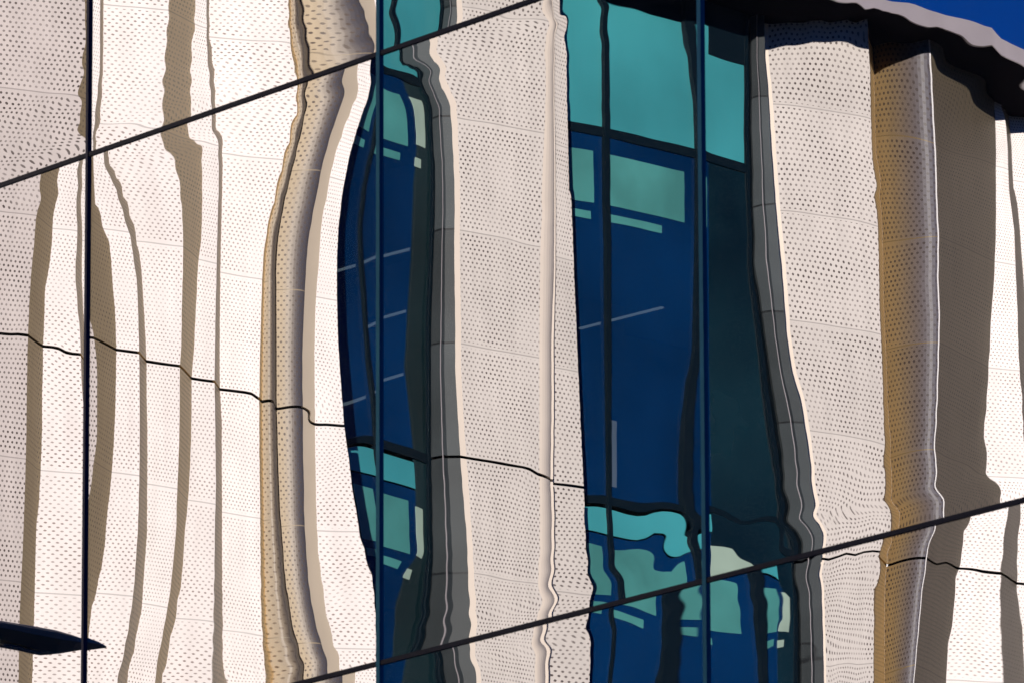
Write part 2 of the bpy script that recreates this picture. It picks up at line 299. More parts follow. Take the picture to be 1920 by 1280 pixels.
# bow of the panes: where each fold line of the building opposite shows in a pane (mm from the pane's left and top edge)
BOW = {
 (0, 0): {
  'L1': [(1993, 2606), (2023, 4115)],
  'e0': [(3103, 2858), (3113, 3090), (3126, 3164), (3078, 3235), (3099, 3365), (3063, 3439), (3028, 3524), (3096, 3620), (3001, 3751), (3136, 3824), (3163, 3980)],
  'e1': [(3451, 2937), (3466, 4044)],
 },
 (0, 1): {
  'L1': [(1698, -275), (1650, 3345)],
  'e0': [(2611, 31), (2613, 102), (2620, 196), (2567, 311), (2551, 481), (2523, 649), (2508, 820), (2494, 1104), (2490, 1228), (2488, 1459), (2488, 1803), (2481, 2086), (2468, 2368), (2463, 2455), (2449, 2699), (2431, 3037), (2431, 3376), (2432, 3467)],
  'e1': [(2833, 22), (2816, 111), (2823, 205), (2770, 319), (2755, 522), (2721, 689), (2680, 831), (2666, 1078), (2650, 1204), (2652, 1351), (2643, 1546), (2647, 1774), (2634, 2055), (2620, 2336), (2605, 2501), (2590, 2723), (2577, 3006), (2563, 3285), (2555, 3486)],
  'e2': [(3071, 35), (3041, 77), (3061, 184), (3039, 304), (3060, 470), (3049, 582), (3027, 738), (3028, 808), (3054, 927), (3068, 1043), (3088, 1185), (3122, 1374), (3130, 1520), (3157, 1711), (3184, 3584)],
  'e3': [(3108, 43), (3097, 132), (3104, 204), (3087, 303), (3115, 540), (3120, 826), (3135, 1056), (3158, 1380), (3178, 1530), (3199, 1718), (3226, 3590)],
 },
 (1, 0): {
  'e2': [(116, 2899), (117, 3188), (125, 3341), (102, 3473), (80, 3608), (64, 3752), (53, 3853)],
  'e3': [(140, 2905), (147, 3195), (143, 3345), (127, 3478), (116, 3616), (94, 3759), (77, 3858)],
  'e4': [(897, 3076), (892, 3210), (870, 3355), (854, 3524), (837, 3655), (833, 3793), (840, 3907)],
  'e5': [(1193, 3143), (1189, 3313), (1173, 3481), (1168, 3651), (1164, 3817), (1171, 3934)],
  'e6': [(1299, 3167), (1312, 3341), (1320, 3513), (1345, 3689), (1364, 3860), (1382, 3922)],
  'e7': [(1329, 3174), (1336, 3346), (1355, 3521), (1374, 3696), (1399, 3867)],
  'e8': [(2216, 3375), (2211, 3542), (2246, 3693), (2292, 3839), (2292, 3929)],
  'e9': [(2273, 3388), (2314, 3612), (2354, 3799), (2366, 3945)],
  'e10': [(2957, 3543), (3029, 3669), (3079, 3790), (3124, 3902), (3146, 4009)],
  'e11': [(3124, 3581), (3152, 3696), (3190, 3808), (3235, 3927)],
 },
 (1, 1): {
  'e0': [(0, 33), (16, 1134), (82, 1282), (106, 1493), (109, 1718), (112, 1947), (85, 2111), (62, 2219), (-1, 2435), (-109, 3278)],
  'e1': [(-6, 32), (47, 296), (133, 439), (177, 550), (245, 644), (270, 773), (291, 948), (317, 1124), (332, 1355), (333, 1420), (330, 1647), (326, 1816), (311, 2037), (284, 2258), (240, 2531), (224, 2668), (179, 2850), (115, 2996), (69, 3114), (40, 3184), (13, 3369)],
  'e2': [(176, 19), (171, 102), (245, 187), (306, 280), (361, 383), (436, 562), (479, 647), (516, 767), (554, 945), (574, 1119), (589, 1404), (590, 1494), (600, 1809), (602, 2035), (605, 2258), (597, 2535), (592, 2641), (576, 2806), (555, 3027), (528, 3189), (482, 3345), (431, 3503), (368, 3628)],
  'e3': [(212, 26), (225, 103), (293, 175), (348, 267), (416, 394), (514, 596), (570, 778), (602, 955), (633, 1131), (654, 1359), (674, 1553), (676, 1769), (691, 1994), (694, 2274), (697, 2552), (699, 2695), (688, 2825), (662, 3044), (640, 3207), (583, 3397), (532, 3519), (486, 3647)],
  'e4': [(817, 23), (818, 92), (877, 145), (943, 184), (973, 281), (1022, 371), (1040, 501), (1053, 594), (1067, 766), (1069, 990), (1059, 1214), (1056, 1493), (1040, 1658), (1042, 1891), (1039, 2114), (1029, 2333), (1014, 2554), (1015, 2714), (994, 2877), (972, 3007), (938, 3178), (893, 3323), (854, 3461), (809, 3598), (792, 3694)],
  'e5': [(1113, 53), (1119, 98), (1213, 151), (1278, 200), (1279, 291), (1280, 381), (1287, 516), (1283, 695), (1266, 860), (1239, 1023), (1229, 1190), (1207, 1407), (1197, 1552), (1169, 1747), (1171, 1914), (1167, 2138), (1152, 2355), (1136, 2519), (1109, 2733), (1098, 2785), (1076, 2947), (1049, 3129), (1004, 3298), (953, 3420), (913, 3527), (862, 3684)],
  'e6': [(1382, 20), (1377, 95), (1430, 171), (1448, 269), (1456, 497), (1446, 674), (1441, 896), (1437, 1120), (1428, 1339), (1424, 1616), (1420, 1818), (1427, 1961), (1435, 2296), (1443, 2516), (1433, 2733), (1430, 3059), (1426, 3280), (1422, 3496), (1412, 3659), (1407, 3745)],
  'e7': [(1400, 35), (1412, 102), (1477, 185), (1483, 276), (1490, 447), (1480, 681), (1471, 1012), (1474, 1348), (1477, 1683), (1484, 1873), (1503, 2085), (1505, 2418), (1513, 2694), (1514, 2856), (1523, 3187), (1536, 3406), (1538, 3626), (1555, 3737), (1585, 3829)],
  'e8': [(2298, -18), (2304, 93), (2305, 204), (2254, 282), (2220, 378), (2169, 478), (2113, 608), (2068, 734), (2062, 743), (1989, 895), (1955, 1056), (1934, 1271), (1923, 1436), (1913, 1656), (1908, 1775), (1904, 2050), (1906, 2380), (1913, 2711), (1916, 3141), (1917, 3416), (1936, 3690), (1970, 3802)],
  'e9': [(2349, -7), (2350, 171), (2299, 338), (2221, 535), (2136, 730), (2063, 964), (2042, 1172), (2048, 1382), (2056, 1803), (2058, 2078), (2070, 2301), (2082, 2520), (2101, 2792), (2124, 2960), (2153, 3181), (2199, 3407), (2245, 3576), (2307, 3724), (2358, 3843)],
  'e10': [(2795, 33), (2784, 109), (2795, 210), (2717, 317), (2661, 415), (2611, 514), (2555, 647), (2505, 813), (2454, 958), (2415, 1113), (2394, 1309), (2377, 1524), (2361, 1794), (2362, 2026), (2368, 2156), (2370, 2463), (2382, 2681), (2382, 2841), (2400, 3063), (2423, 3281), (2462, 3450), (2513, 3620), (2586, 3769), (2636, 3886)],
  'e11': [(2957, 58), (2951, 124), (2968, 195), (2907, 270), (2835, 364), (2768, 469), (2695, 588), (2634, 780), (2578, 938), (2550, 1119), (2523, 1335), (2501, 1548), (2491, 1819), (2492, 2245), (2493, 2486), (2499, 2813), (2505, 2918), (2522, 3084), (2557, 3334), (2602, 3528), (2652, 3673), (2702, 3787), (2757, 3895)],
  'e12': [(3074, 42), (3063, 92), (3074, 161), (3046, 265), (2985, 350), (2935, 441), (2874, 548), (2835, 649), (2790, 774), (2763, 919), (2735, 1047), (2719, 1261), (2719, 1482), (2731, 1757), (2742, 1877), (2771, 2123), (2799, 2346), (2860, 2627), (2910, 2860), (2960, 3051), (2998, 3164), (3048, 3279), (3097, 3393), (3124, 3504), (3141, 3667), (3151, 3934)],
  'e13': [(3268, 84), (3212, 251), (3135, 407), (3096, 585), (3046, 714), (3002, 838), (2958, 1092), (2969, 1311), (2997, 1536), (3014, 1755), (3030, 1845), (3047, 1980), (3080, 2159), (3113, 2404), (3130, 2600), (3168, 2779), (3266, 3138), (3401, 3502), (3428, 4015)],
 },
 (1, 2): {
  'e8': [(2106, -38), (2106, -176)],
  'e10': [(2796, -67), (2790, 68)],
  'e11': [(2922, -47), (2911, 87)],
  'e12': [(3168, -8), (3173, 128)],
 },
 (2, 0): {
  'e12': [(-123, 3563), (-122, 3917)],
  'e13': [(144, 3623), (111, 3704), (138, 3767), (182, 3840), (166, 3924), (177, 4018)],
  'e14': [(615, 3730), (626, 3799), (604, 3871), (599, 3901), (598, 4006)],
  'e15': [(675, 3744), (686, 3833), (642, 3900), (636, 4014)],
  'e16': [(778, 3767), (794, 3837), (789, 3898), (788, 4048)],
  'e17': [(1611, 3956), (1610, 4093)],
 },
 (2, 1): {
  'e12': [(-514, -118), (-513, 237), (-400, 966), (-342, 2372), (-176, 3091), (-66, 3930)],
  'e13': [(-122, -67), (-100, 255), (-111, 1025), (-121, 1980), (-66, 2423), (-55, 2769), (-44, 3114), (-33, 3935)],
  's1': [(127, 34), (127, 90), (210, 140), (237, 223), (264, 285), (363, 425), (390, 606), (379, 743), (346, 924), (329, 1201), (317, 1414), (273, 1796), (246, 2101), (316, 2492), (369, 2844), (385, 3187), (395, 3325), (260, 3404), (179, 3527), (125, 3688), (97, 3921)],
  'e14': [(182, 46), (171, 100), (319, 161), (396, 202), (380, 254), (440, 323), (510, 436), (515, 524), (526, 742), (536, 963), (524, 1241), (513, 1453), (480, 1771), (479, 2039), (484, 2160), (473, 2586), (472, 2903), (471, 3165), (482, 3326), (454, 3535), (422, 3740), (367, 3860), (308, 3911)],
  'e15': [(221, 44), (232, 103), (396, 167), (473, 219), (434, 277), (478, 363), (532, 472), (537, 637), (563, 858), (563, 1142), (546, 1460), (529, 1780), (511, 2100), (516, 2484), (515, 2754), (531, 3022), (530, 3175), (535, 3389), (508, 3649), (470, 3832), (421, 3909)],
  'e16': [(506, 51), (516, 120), (614, 239), (592, 290), (652, 390), (716, 481), (732, 623), (742, 788), (758, 1009), (762, 1183), (756, 1395), (761, 1612), (770, 1933), (769, 2213), (795, 2535), (826, 2809), (852, 3024), (867, 3182), (888, 3344), (903, 3556), (923, 3747), (928, 3906)],
  'e17': [(1659, 18), (1643, 80), (1731, 176), (1678, 260), (1672, 375), (1687, 509), (1674, 718), (1657, 930), (1640, 1083), (1623, 1294), (1633, 1361), (1610, 1567), (1603, 1884), (1599, 2305), (1597, 2682), (1594, 2977), (1598, 3208), (1597, 3308), (1595, 3515), (1573, 3697), (1614, 3811), (1572, 3907)],
  'e18': [(1737, 57), (1774, 130), (1810, 203), (1777, 313), (1750, 468), (1747, 788), (1755, 1107), (1742, 1488), (1734, 1805), (1704, 2221), (1701, 2597), (1677, 3085), (1690, 3324), (1677, 3632), (1651, 3734), (1707, 3836), (1660, 3911)],
  'e19': [(1806, 52), (1795, 125), (1867, 199), (1825, 292), (1860, 406), (1863, 704), (1877, 867), (1886, 1029), (1899, 1297), (1910, 1309), (1923, 1579), (1936, 1845), (1959, 2112), (1977, 2430), (2000, 2755), (2023, 3023), (2041, 3285), (2035, 3331), (2049, 3542), (2062, 3719), (2118, 3821), (2086, 3908), (2070, 3958)],
  'e20': [(2211, 143), (2258, 195), (2236, 255), (2235, 340), (2255, 473), (2248, 577), (2252, 683), (2246, 787), (2250, 916), (2243, 1104), (2246, 1318), (2240, 1377), (2252, 1696), (2248, 2114), (2249, 2481), (2248, 2595), (2252, 3114), (2250, 3368), (2258, 3525), (2262, 3628), (2276, 3732), (2361, 3828), (2370, 3925)],
  'e21': [(3002, 323), (3000, 427), (3018, 588), (3052, 680), (3071, 811), (3108, 973), (3119, 1289), (3113, 1663), (3104, 1970), (3083, 2378), (3071, 2541), (3003, 2735), (2955, 2930), (2937, 3186), (2933, 3441), (3041, 3587), (3010, 3682), (3038, 3759), (3082, 3838)],
  's2': [(3277, 385), (3247, 2370), (3213, 3996)],
 },
 (2, 2): {
  'e12': [(-395, -208), (-394, 66)],
  'e13': [(-120, -72), (-120, 109)],
  's1': [(270, -10), (205, 159)],
  'e14': [(560, 37), (597, 221)],
  'e15': [(619, 36), (661, 177)],
  'e16': [(911, 82), (969, 195), (984, 281)],
  'e17': [(1535, 25), (1514, 115), (1544, 203), (1543, 368)],
  'e18': [(1577, 12), (1576, 105), (1617, 171), (1600, 377)],
  'e19': [(2060, 28), (2049, 109), (2099, 209), (2081, 452)],
  'e20': [(2273, 43), (2298, 149), (2296, 250), (2254, 479)],
  'e21': [(2771, 53), (2755, 171), (2743, 322), (2695, 548)],
  's2': [(3198, 45), (3189, 625)],
 },
 (3, 1): {
  'e21': [(-1, 360), (-54, 3980)],
  's2': [(69, 376), (34, 2690), (44, 3346), (34, 3994)],
  'e22': [(403, 652), (406, 775), (408, 988), (398, 1254), (403, 1576), (415, 1717), (427, 1877), (419, 2089), (458, 2359), (520, 2739), (533, 2878), (572, 3116), (622, 3319), (653, 3476), (680, 3603), (668, 3714), (744, 3788), (782, 3836), (780, 3910)],
  'e23': [(463, 665), (461, 787), (462, 1000), (452, 1266), (463, 1536), (450, 1724), (471, 1938), (458, 2097), (517, 2370), (589, 2729), (629, 2948), (669, 3134), (704, 3327), (710, 3519), (756, 3636), (731, 3725), (830, 3803), (873, 3852), (866, 3924)],
  'e24': [(579, 770), (577, 866), (604, 1031), (625, 1250), (644, 1521), (665, 1748), (686, 1930), (720, 2201), (744, 2470), (756, 2605), (801, 2825), (884, 3027), (919, 3179), (962, 3425), (978, 3585), (1010, 3674), (971, 3728), (1074, 3848), (1053, 3924)],
  'e25': [(1538, 813), (1544, 975), (1564, 1135), (1564, 1347), (1569, 1556), (1586, 1873), (1575, 1903), (1594, 2114), (1599, 2324), (1598, 2581), (1615, 2859), (1620, 3081), (1613, 3388), (1596, 3538), (1612, 3645), (1591, 3743), (1664, 3822), (1662, 3907)],
  'e25b': [(1547, 815), (1553, 977), (1573, 1138), (1573, 1349), (1578, 1558), (1595, 1875), (1590, 1906), (1609, 2117), (1613, 2327), (1612, 2583), (1634, 2863), (1646, 3187), (1674, 3399), (1675, 3552), (1692, 3637), (1670, 3748), (1743, 3830), (1737, 3920)],
  'e26': [(2066, 1058), (2079, 1300), (2091, 1564), (2105, 1775), (2111, 2094), (2120, 2271), (2109, 2527), (2118, 2736), (2102, 2999), (2082, 3268), (2053, 3518), (2072, 3654), (2047, 3735), (2123, 3833), (2126, 3918)],
  'e27': [(2668, 1604), (2654, 1786), (2635, 1988), (2625, 2180), (2609, 2421), (2595, 2623), (2552, 2870), (2549, 2948), (2520, 3198), (2487, 3396), (2466, 3524), (2495, 3620), (2478, 3748), (2576, 3815), (2629, 3874), (2605, 3929)],
  'e28': [(2686, 1608), (2694, 1642), (2734, 1854), (2751, 2082), (2771, 2352), (2777, 2609), (2793, 2866), (2789, 2994), (2801, 3200), (2817, 3303), (2833, 3839)],
  'e29': [(2700, 1611), (2708, 1645), (2752, 1858), (2769, 2086), (2802, 2358), (2836, 2620), (2856, 2879), (2873, 3214), (2897, 3318), (2922, 3855)],
 },
 (3, 2): {
  'e20': [(-616, -95), (-623, 525)],
  'e21': [(406, 43), (425, 111), (443, 184), (460, 344), (490, 535), (497, 699)],
  's2': [(688, 26), (710, 126), (726, 308), (665, 480), (651, 723)],
  'e22': [(754, 82), (786, 190), (792, 347), (775, 743)],
  'e23': [(792, 88), (823, 247), (834, 405), (837, 752)],
  'e24': [(1057, 27), (1021, 127), (1048, 233), (1057, 492), (1065, 788)],
  'e25': [(1576, 46), (1528, 107), (1545, 192), (1500, 308), (1495, 512), (1473, 660), (1460, 850)],
  'e25b': [(1665, 51), (1634, 188), (1612, 531), (1604, 872)],
  'e26': [(2050, 45), (1979, 133), (1962, 253), (1927, 378), (1894, 577), (1840, 900)],
  'e27': [(2340, 23), (2283, 103), (2252, 229), (2227, 306), (2201, 424), (2160, 598), (2128, 795), (2092, 948)],
  'e28': [(2685, 23), (2641, 146), (2619, 273), (2598, 378), (2589, 569), (2589, 739), (2603, 1028)],
  'e29': [(2784, 40), (2756, 216), (2752, 367), (2748, 514), (2766, 669), (2784, 819), (2800, 1059)],
 },
}
# places where the picture in a pane is lifted or lowered (mm from left, mm from top, mm of lift at the far building)
LIFT = {
 (1, 1): [(2492, 2294, -157), (2688, 2344, -145), (2380, 2169, -35), (1984, 2068, -58), (1697, 1948, 0), (3102, 2595, 0), (822, 1613, 0), (2545, 1272, -46), (811, 566, 0), (3046, 672, 0), (2551, 3361, -46), (838, 3077, 0), (3047, 2757, 0), (3048, 3443, 0)],
 (2, 1): [(1682, 3092, -58), (2001, 3179, -58), (1328, 2936, 0), (2306, 3285, 0), (2304, 3516, 0), (1694, 1563, -35), (1018, 1598, 0), (2584, 1240, 0), (2456, 3542, 0), (2807, 3569, 162), (2955, 3699, -128), (2504, 3731, 104), (2753, 3854, -151), (3052, 3807, 93), (2201, 3630, 0), (477, 2863, 0), (264, 753, 0)],
 (0, 1): [(2164, 1019, 0), (2488, 1110, 17), (2650, 1215, 29), (3121, 1359, -23), (2205, 3141, 0), (3071, 13, 0), (3120, 3288, 0)],
 (3, 1): [(166, 1547, 0), (178, 752, 0), (599, 755, 0), (1111, 770, 162), (1537, 823, 290), (1562, 1008, 116), (2066, 1058, 93), (2330, 1300, -128), (2668, 1604, -348), (2781, 1644, -336), (84, 379, 0), (431, 475, 0), (823, 563, 0), (1210, 661, 17), (820, 758, 81), (1351, 804, 220), (1263, 646, 0), (1510, 765, 0), (2039, 1001, 0), (2849, 1344, 0), (1691, 744, 0), (2292, 976, 0), (2878, 1268, 0), (1100, 1338, 81), (1135, 1975, 81), (1169, 2639, 46), (1298, 3328, 23), (2543, 1992, -116), (2302, 2419, 0), (2292, 2798, 0), (1053, 3684, 0), (1808, 3658, 0), (857, 3907, -290), (1073, 3895, -244), (1334, 3892, -162), (1522, 3893, -58), (181, 3740, 319), (474, 3745, 174), (379, 3600, 0)],
 (3, 2): [(855, 54, -331), (1070, 68, -209), (1307, 79, -81), (1519, 87, 17), (850, 341, -232), (1278, 347, -58), (1512, 386, 0), (1033, 751, -197), (1502, 825, 0), (1269, 788, -81), (843, 690, -232), (459, 630, -203), (369, 262, -232), (470, 22, -232), (1671, 191, 0), (1973, 195, 0), (2223, 290, 139), (2598, 378, 116), (2749, 471, 81), (847, 500, 0), (2244, 724, 116), (2695, 796, 81)],
}
CAMP = np.array([0, 0, 1.6]); FWN, RN, UN = np.array(fw), np.array(rr), np.array(uu)
def ray_to(P):
    d = P-CAMP; return d/(d @ FWN)[..., None]
def bow_slopes(c, r, nu=41, nv=231):
    uu_, vv_ = np.meshgrid(np.linspace(0, 1, nu)*W, np.linspace(0, 1, nv)*H)
    g = O+WD*(s_left(c)-uu_)[..., None]+np.array([0, 0, 1.])*(z_top(r)-vv_)[..., None]
    tr = BOW[(c, r)]; ks = [k for k in order if k in tr]
    cols = []
    vs = np.linspace(0, H, nv)
    for k in ks:
        x = np.interp(vs, [p[1]/1000 for p in tr[k]], [p[0]/1000 for p in tr[k]])
        xp = np.pad(x, 1, 'edge'); x = (xp[:-2]+2*xp[1:-1]+xp[2:])/4
        cols.append(np.repeat(x[:, None], nu, 1))
    cur = np.stack(cols, -1)
    for i in range(1, len(ks)): cur[..., i] = np.maximum(cur[..., i], cur[..., i-1]+.005)
    # plan bearing of each fold, as offset in the flat mirror, interpolated between the folds
    brg = np.array([PLAN[k][0][0]/PLAN[k][0][1] for k in ks])
    d = ray_to(g); b0 = d[..., 0]/d[..., 1]
    bt = np.zeros_like(b0)
    for i in range(nv):
        for j in range(nu):
            cc = cur[i, j]; x = uu_[i, j]
            if x <= cc[0]:
                bt[i, j] = brg[0]+(x-cc[0])*.0213
            elif x >= cc[-1]:
                bt[i, j] = brg[-1]+(x-cc[-1])*.0213
            else: bt[i, j] = np.interp(x, cc, brg)
    ele = d[..., 2]/np.hypot(d[..., 0], d[..., 1])
    allb = []; ally = []
    for k in order:
        for q, e_ in ((PLAN[k][0], 0), (PLAN[k][1], 1e-6)): allb.append(q[0]/q[1]+e_); ally.append(q[1])
    Y = np.interp(bt, allb, ally)
    Yp = np.pad(Y, ((0, 0), (2, 2)), 'edge'); Y = sum(Yp[:, i:i+nu] for i in range(5))/5
    X = bt*Y; Z = 1.6+ele*np.hypot(X, Y)
    lf = LIFT.get((c, r))
    if lf:
        num = 0; den = 0
        for (a, b, dz) in lf:
            ww = 1/(((uu_-a/1000)/.31)**2+((vv_-b/1000)/.2)**2+.02)**2; num = num-ww*dz/1000; den = den+ww
        Z = Z+num/den
    P = np.stack([X, Y, Z], -1); P = P-2*((P-O) @ WN)[..., None]*WN
    a = CAMP-g; a /= np.linalg.norm(a, axis=-1)[..., None]; b = P-g; b /= np.linalg.norm(b, axis=-1)[..., None]
    h = a+b
    return (h @ WD)/(h @ WN), h[..., 2]/(h @ WN)
PANE_LABELS = {
 (0, 0): 'corner pane reflecting dim dotted cladding above the left transom',
 (1, 0): 'upper pane reflecting white strips and a golden dotted fold',
 (2, 0): 'upper pane reflecting teal glass beside dotted cladding',
 (0, 1): 'left pane reflecting tan and white strips and a dark lamp blade',
 (1, 1): 'large pane reflecting white and tan strips bending beside a golden fold',
 (2, 1): 'large pane reflecting two deep blue window bays and grey dotted cladding',
 (3, 1): 'right pane reflecting a dark roof edge, blue sky and a brown fold',
 (1, 2): 'sliver of pane below the transom reflecting white cladding',
 (2, 2): 'lower pane reflecting dotted cladding and deep blue windows',
 (3, 2): 'lower right pane reflecting teal blinds, a grey column and folds'}
def up2(a):
    a = np.asarray(a, float)
    for ax in (0, 1):
        mid = (np.take(a, range(0, a.shape[ax]-1), ax)+np.take(a, range(1, a.shape[ax]), ax))/2
        sh = list(a.shape); sh[ax] = a.shape[ax]*2-1; o = np.zeros(sh)
        if ax == 0: o[0::2] = a; o[1::2] = mid
        else: o[:, 0::2] = a; o[:, 1::2] = mid
        a = o
    return a
rng = np.random.RandomState(7)
INS = 0.006
for c in range(C0, C1+1):
    for r in range(R0, R1+1):
        sl_, zt_ = s_left(c), z_top(r)
        if (c, r) in BOW:
            tu, tv = bow_slopes(c, r)
            tu, tv = up2(tu), up2(tv)
            nv, nu = tu.shape
        else:
            nv, nu = 33, 25
            uu_, vv_ = np.meshgrid(np.linspace(0, 1, nu), np.linspace(0, 1, nv))
            p = rng.rand(6)*6.28; a = rng.uniform(.4, 1.0, 4)*.0022
            tu = a[0]*np.sin(math.pi*vv_+p[0])*np.cos(math.pi*uu_)+a[1]*.5*np.sin(5*vv_+p[1])
            tv = a[2]*np.sin(math.pi*uu_+p[2])*np.cos(math.pi*vv_)*.6+a[3]*.3*np.sin(4*uu_+p[3])
        U_, V_ = np.meshgrid(np.linspace(0, 1, nu), np.linspace(0, 1, nv))
        # fine roller waves, strongest along the top and bottom edge of every pane
        zz = V_*H; ss = U_*W
        edge = np.exp(-zz/.28)+np.exp(-(H-zz)/.34)+.10
        ph = rng.rand(3)*6.28
        rip = edge*(np.sin(zz*2*math.pi/.19+ss*1.1+ph[0])*1.0+.6*np.sin(zz*2*math.pi/.115-ss*1.7+ph[1]))
        rk = {(0, 0): 1.9, (1, 0): 1.3}.get((c, r), 1.0)
        tv = tv + 2.8e-4*rk*rip
        tu = tu + 0.9e-4*rk*rk*edge*np.sin(zz*2*math.pi/.16+ss*2+ph[2])
        n = WN[None, None]+WD[None, None]*tu[..., None]+np.array([0, 0, 1.])*tv[..., None]
        n /= np.linalg.norm(n, axis=-1)[..., None]
        S = sl_-INS-(W-2*INS)*U_; Z = zt_-INS-(H-2*INS)*V_
        P = O+WD*S[..., None]+np.array([0, 0, 1.])*Z[..., None]
        verts = list(P.reshape(-1, 3)); nn = list(n.reshape(-1, 3))
        faces = []
        for i in range(nv-1):
            b0 = i*nu
            for j in range(nu-1):
                faces.append((b0+j, b0+nu+j, b0+nu+j+1, b0+j+1))
        # edges and back give the pane its thickness
        k = len(verts); cs = [P[0, 0], P[0, -1], P[-1, -1], P[-1, 0]]
        verts += cs + [x-WN*.024 for x in cs]; nn += [WN]*8
        faces += [(k, k+1, k+5, k+4), (k+1, k+2, k+6, k+5), (k+2, k+3, k+7, k+6), (k+3, k, k+4, k+7), (k+4, k+5, k+6, k+7)]
        g = mesh_obj('glass_pane', verts, faces, M_MIRROR, gb, attrs={'bow_normal': nn})
        if (c, r) in PANE_LABELS: g['label'] = PANE_LABELS[(c, r)]
SA, SB = s_left(C0), s_left(C1+1)
ZA, ZB = z_top(R0), z_top(R1+1)
def wbox(s0, s1, z0, z1, o0, o1):
    return box8(wp(s0, z0, o1), wp(s1, z0, o1), wp(s1, z1, o1), wp(s0, z1, o1), -WN*(o1-o0))
for c in range(C0, C1+2):
    s = s_left(c); wide = .026 if c <= 1 else .036
    m = MB().add(wbox(s+wide/2, s-wide/2, ZB, ZA, -.03, .017))
    o = mesh_obj('mullion', m.v, m.f, M_MULL if c <= 1 else M_MULLC, gb)
    m2 = MB().add(wbox(s+.004, s-.004, ZB, ZA, .0172, .0225))
    mesh_obj('gasket', m2.v, m2.f, M_TRANS if c <= 1 else M_STRIPE, o)
for r in range(R0, R1+2):
    z = z_top(r)
    m = MB().add(wbox(SA, SB, z-.015, z+.015, -.03, .012))
    o = mesh_obj('transom', m.v, m.f, M_TRANS, gb)
    m2 = MB().add(wbox(SA, SB, z-.006, z+.004, .0122, .021))
    mesh_obj('gasket', m2.v, m2.f, M_MULL, o)
m = MB().add(wbox(SA, SB, 0, ZA+.6, -18, -.06)); mesh_obj('wall', m.v, m.f, M_WALL, gb)
m = MB().add(wbox(SA+.2, SB-.2, ZA+.6, ZA+.75, -18.2, .15)); mesh_obj('roof', m.v, m.f, M_ROOF, gb)
m = MB().add(wbox(SA, SB, 0, ZB-.02, -.055, .25)); mesh_obj('plinth', m.v, m.f, M_WALL, gb)

# ---------------------------------------------------------------- the metal clad building opposite (laid out as the mirror shows it, then mirrored to where it stands)
v3 = lambda p, z: np.array([p[0], p[1], z])
cb_loc = mir(v3((0, 87.5), 0))
cb = empty('perforated_metal_building', cb_loc, 'pale dotted metal building with folded panels and blue window bays, mirrored in the glass', 'building')
CAMV = np.array([0, 0])
def part(name, verts, faces, mat, parent=cb, uvs=None):
    # verts in mirrored layout; parents other than cb share its origin
    V = mir(np.array(verts))
    o = mesh_obj(name, V, faces, mat, None, uvs, loc=tuple(cb_loc), flip=True)
    o.parent = parent
    if parent is cb: o.location = (0, 0, 0)
    else: o.location = (0, 0, 0)
    return o
def front_normal(a, b):
    d = np.array(b)-np.array(a); n = np.array([d[1], -d[0]]); n = n/np.linalg.norm(n)
    mid = (np.array(a)+np.array(b))/2
    return n if n @ (CAMV-mid) > 0 else -n
def wallstrip(pts, z0, z1, thick=.03, u0=0.0):
    """vertical sheet along plan points (left to right as seen), with thickness behind; returns verts, faces, uvs"""
    pts = [np.array(p, float) for p in pts]; n = len(pts)
    nrm = []
    for i in range(n):
        a = pts[max(i-1, 0)]; b = pts[min(i+1, n-1)]; nrm.append(front_normal(a, b))
    L = [0.0]
    for i in range(1, n): L.append(L[-1]+np.linalg.norm(pts[i]-pts[i-1]))
    V = []; UV = []
    for off in (0, thick):
        for z in (z0, z1):
            for i in range(n):
                p = pts[i]-nrm[i]*off; V.append(v3(p, z)); UV.append((u0+L[i], z-ZJ))
    F = []
    A0, A1, B0, B1 = 0, n, 2*n, 3*n
    for i in range(n-1):
        F.append((A0+i, A0+i+1, A1+i+1, A1+i)); F.append((B0+i+1, B0+i, B1+i, B1+i+1))
        F.append((A1+i, A1+i+1, B1+i+1, B1+i)); F.append((B0+i, B0+i+1, A0+i+1, A0+i))
    F.append((A0, A1, B1, B0)); F.append((A0+n-1, B0+n-1, B1+n-1, A1+n-1))
    return V, F, UV
JOINTS = [ZJ-6.5*2, ZJ-6.5, ZJ, ROOF]
GAP = .016
def clad(pts, mat, label=None, name='cladding_panel', back=True, z0=1.2):
    zs = [z0]+[z for z in JOINTS]
    out = []
    for a, b in zip(zs[:-1], zs[1:]):
        lo = a+(GAP if a != z0 else 0); hi = b-(GAP if b != ROOF else 0)
        V, F, UV = wallstrip(pts, lo, hi, .025, u0=0.0 if mat in (M_GOLD, M_AMBER, M_AMBER2) else (abs(pts[0][0])*3.7) % 1)
        o = part(name, V, F, mat, cb, UV)
        if label: o['label'] = label
        out.append(o)
    return out
def bez(a, b, bulge, skew=0.5, n=12):
    a = np.array(a, float); b = np.array(b, float); nr = front_normal(a, b); c = a+(b-a)*skew+nr*bulge
    return [(1-t)**2*a+2*t*(1-t)*c+t*t*b for t in np.linspace(0, 1, n)]
L_ = lambda k: PLAN[k][0]; R_ = lambda k: PLAN[k][1]
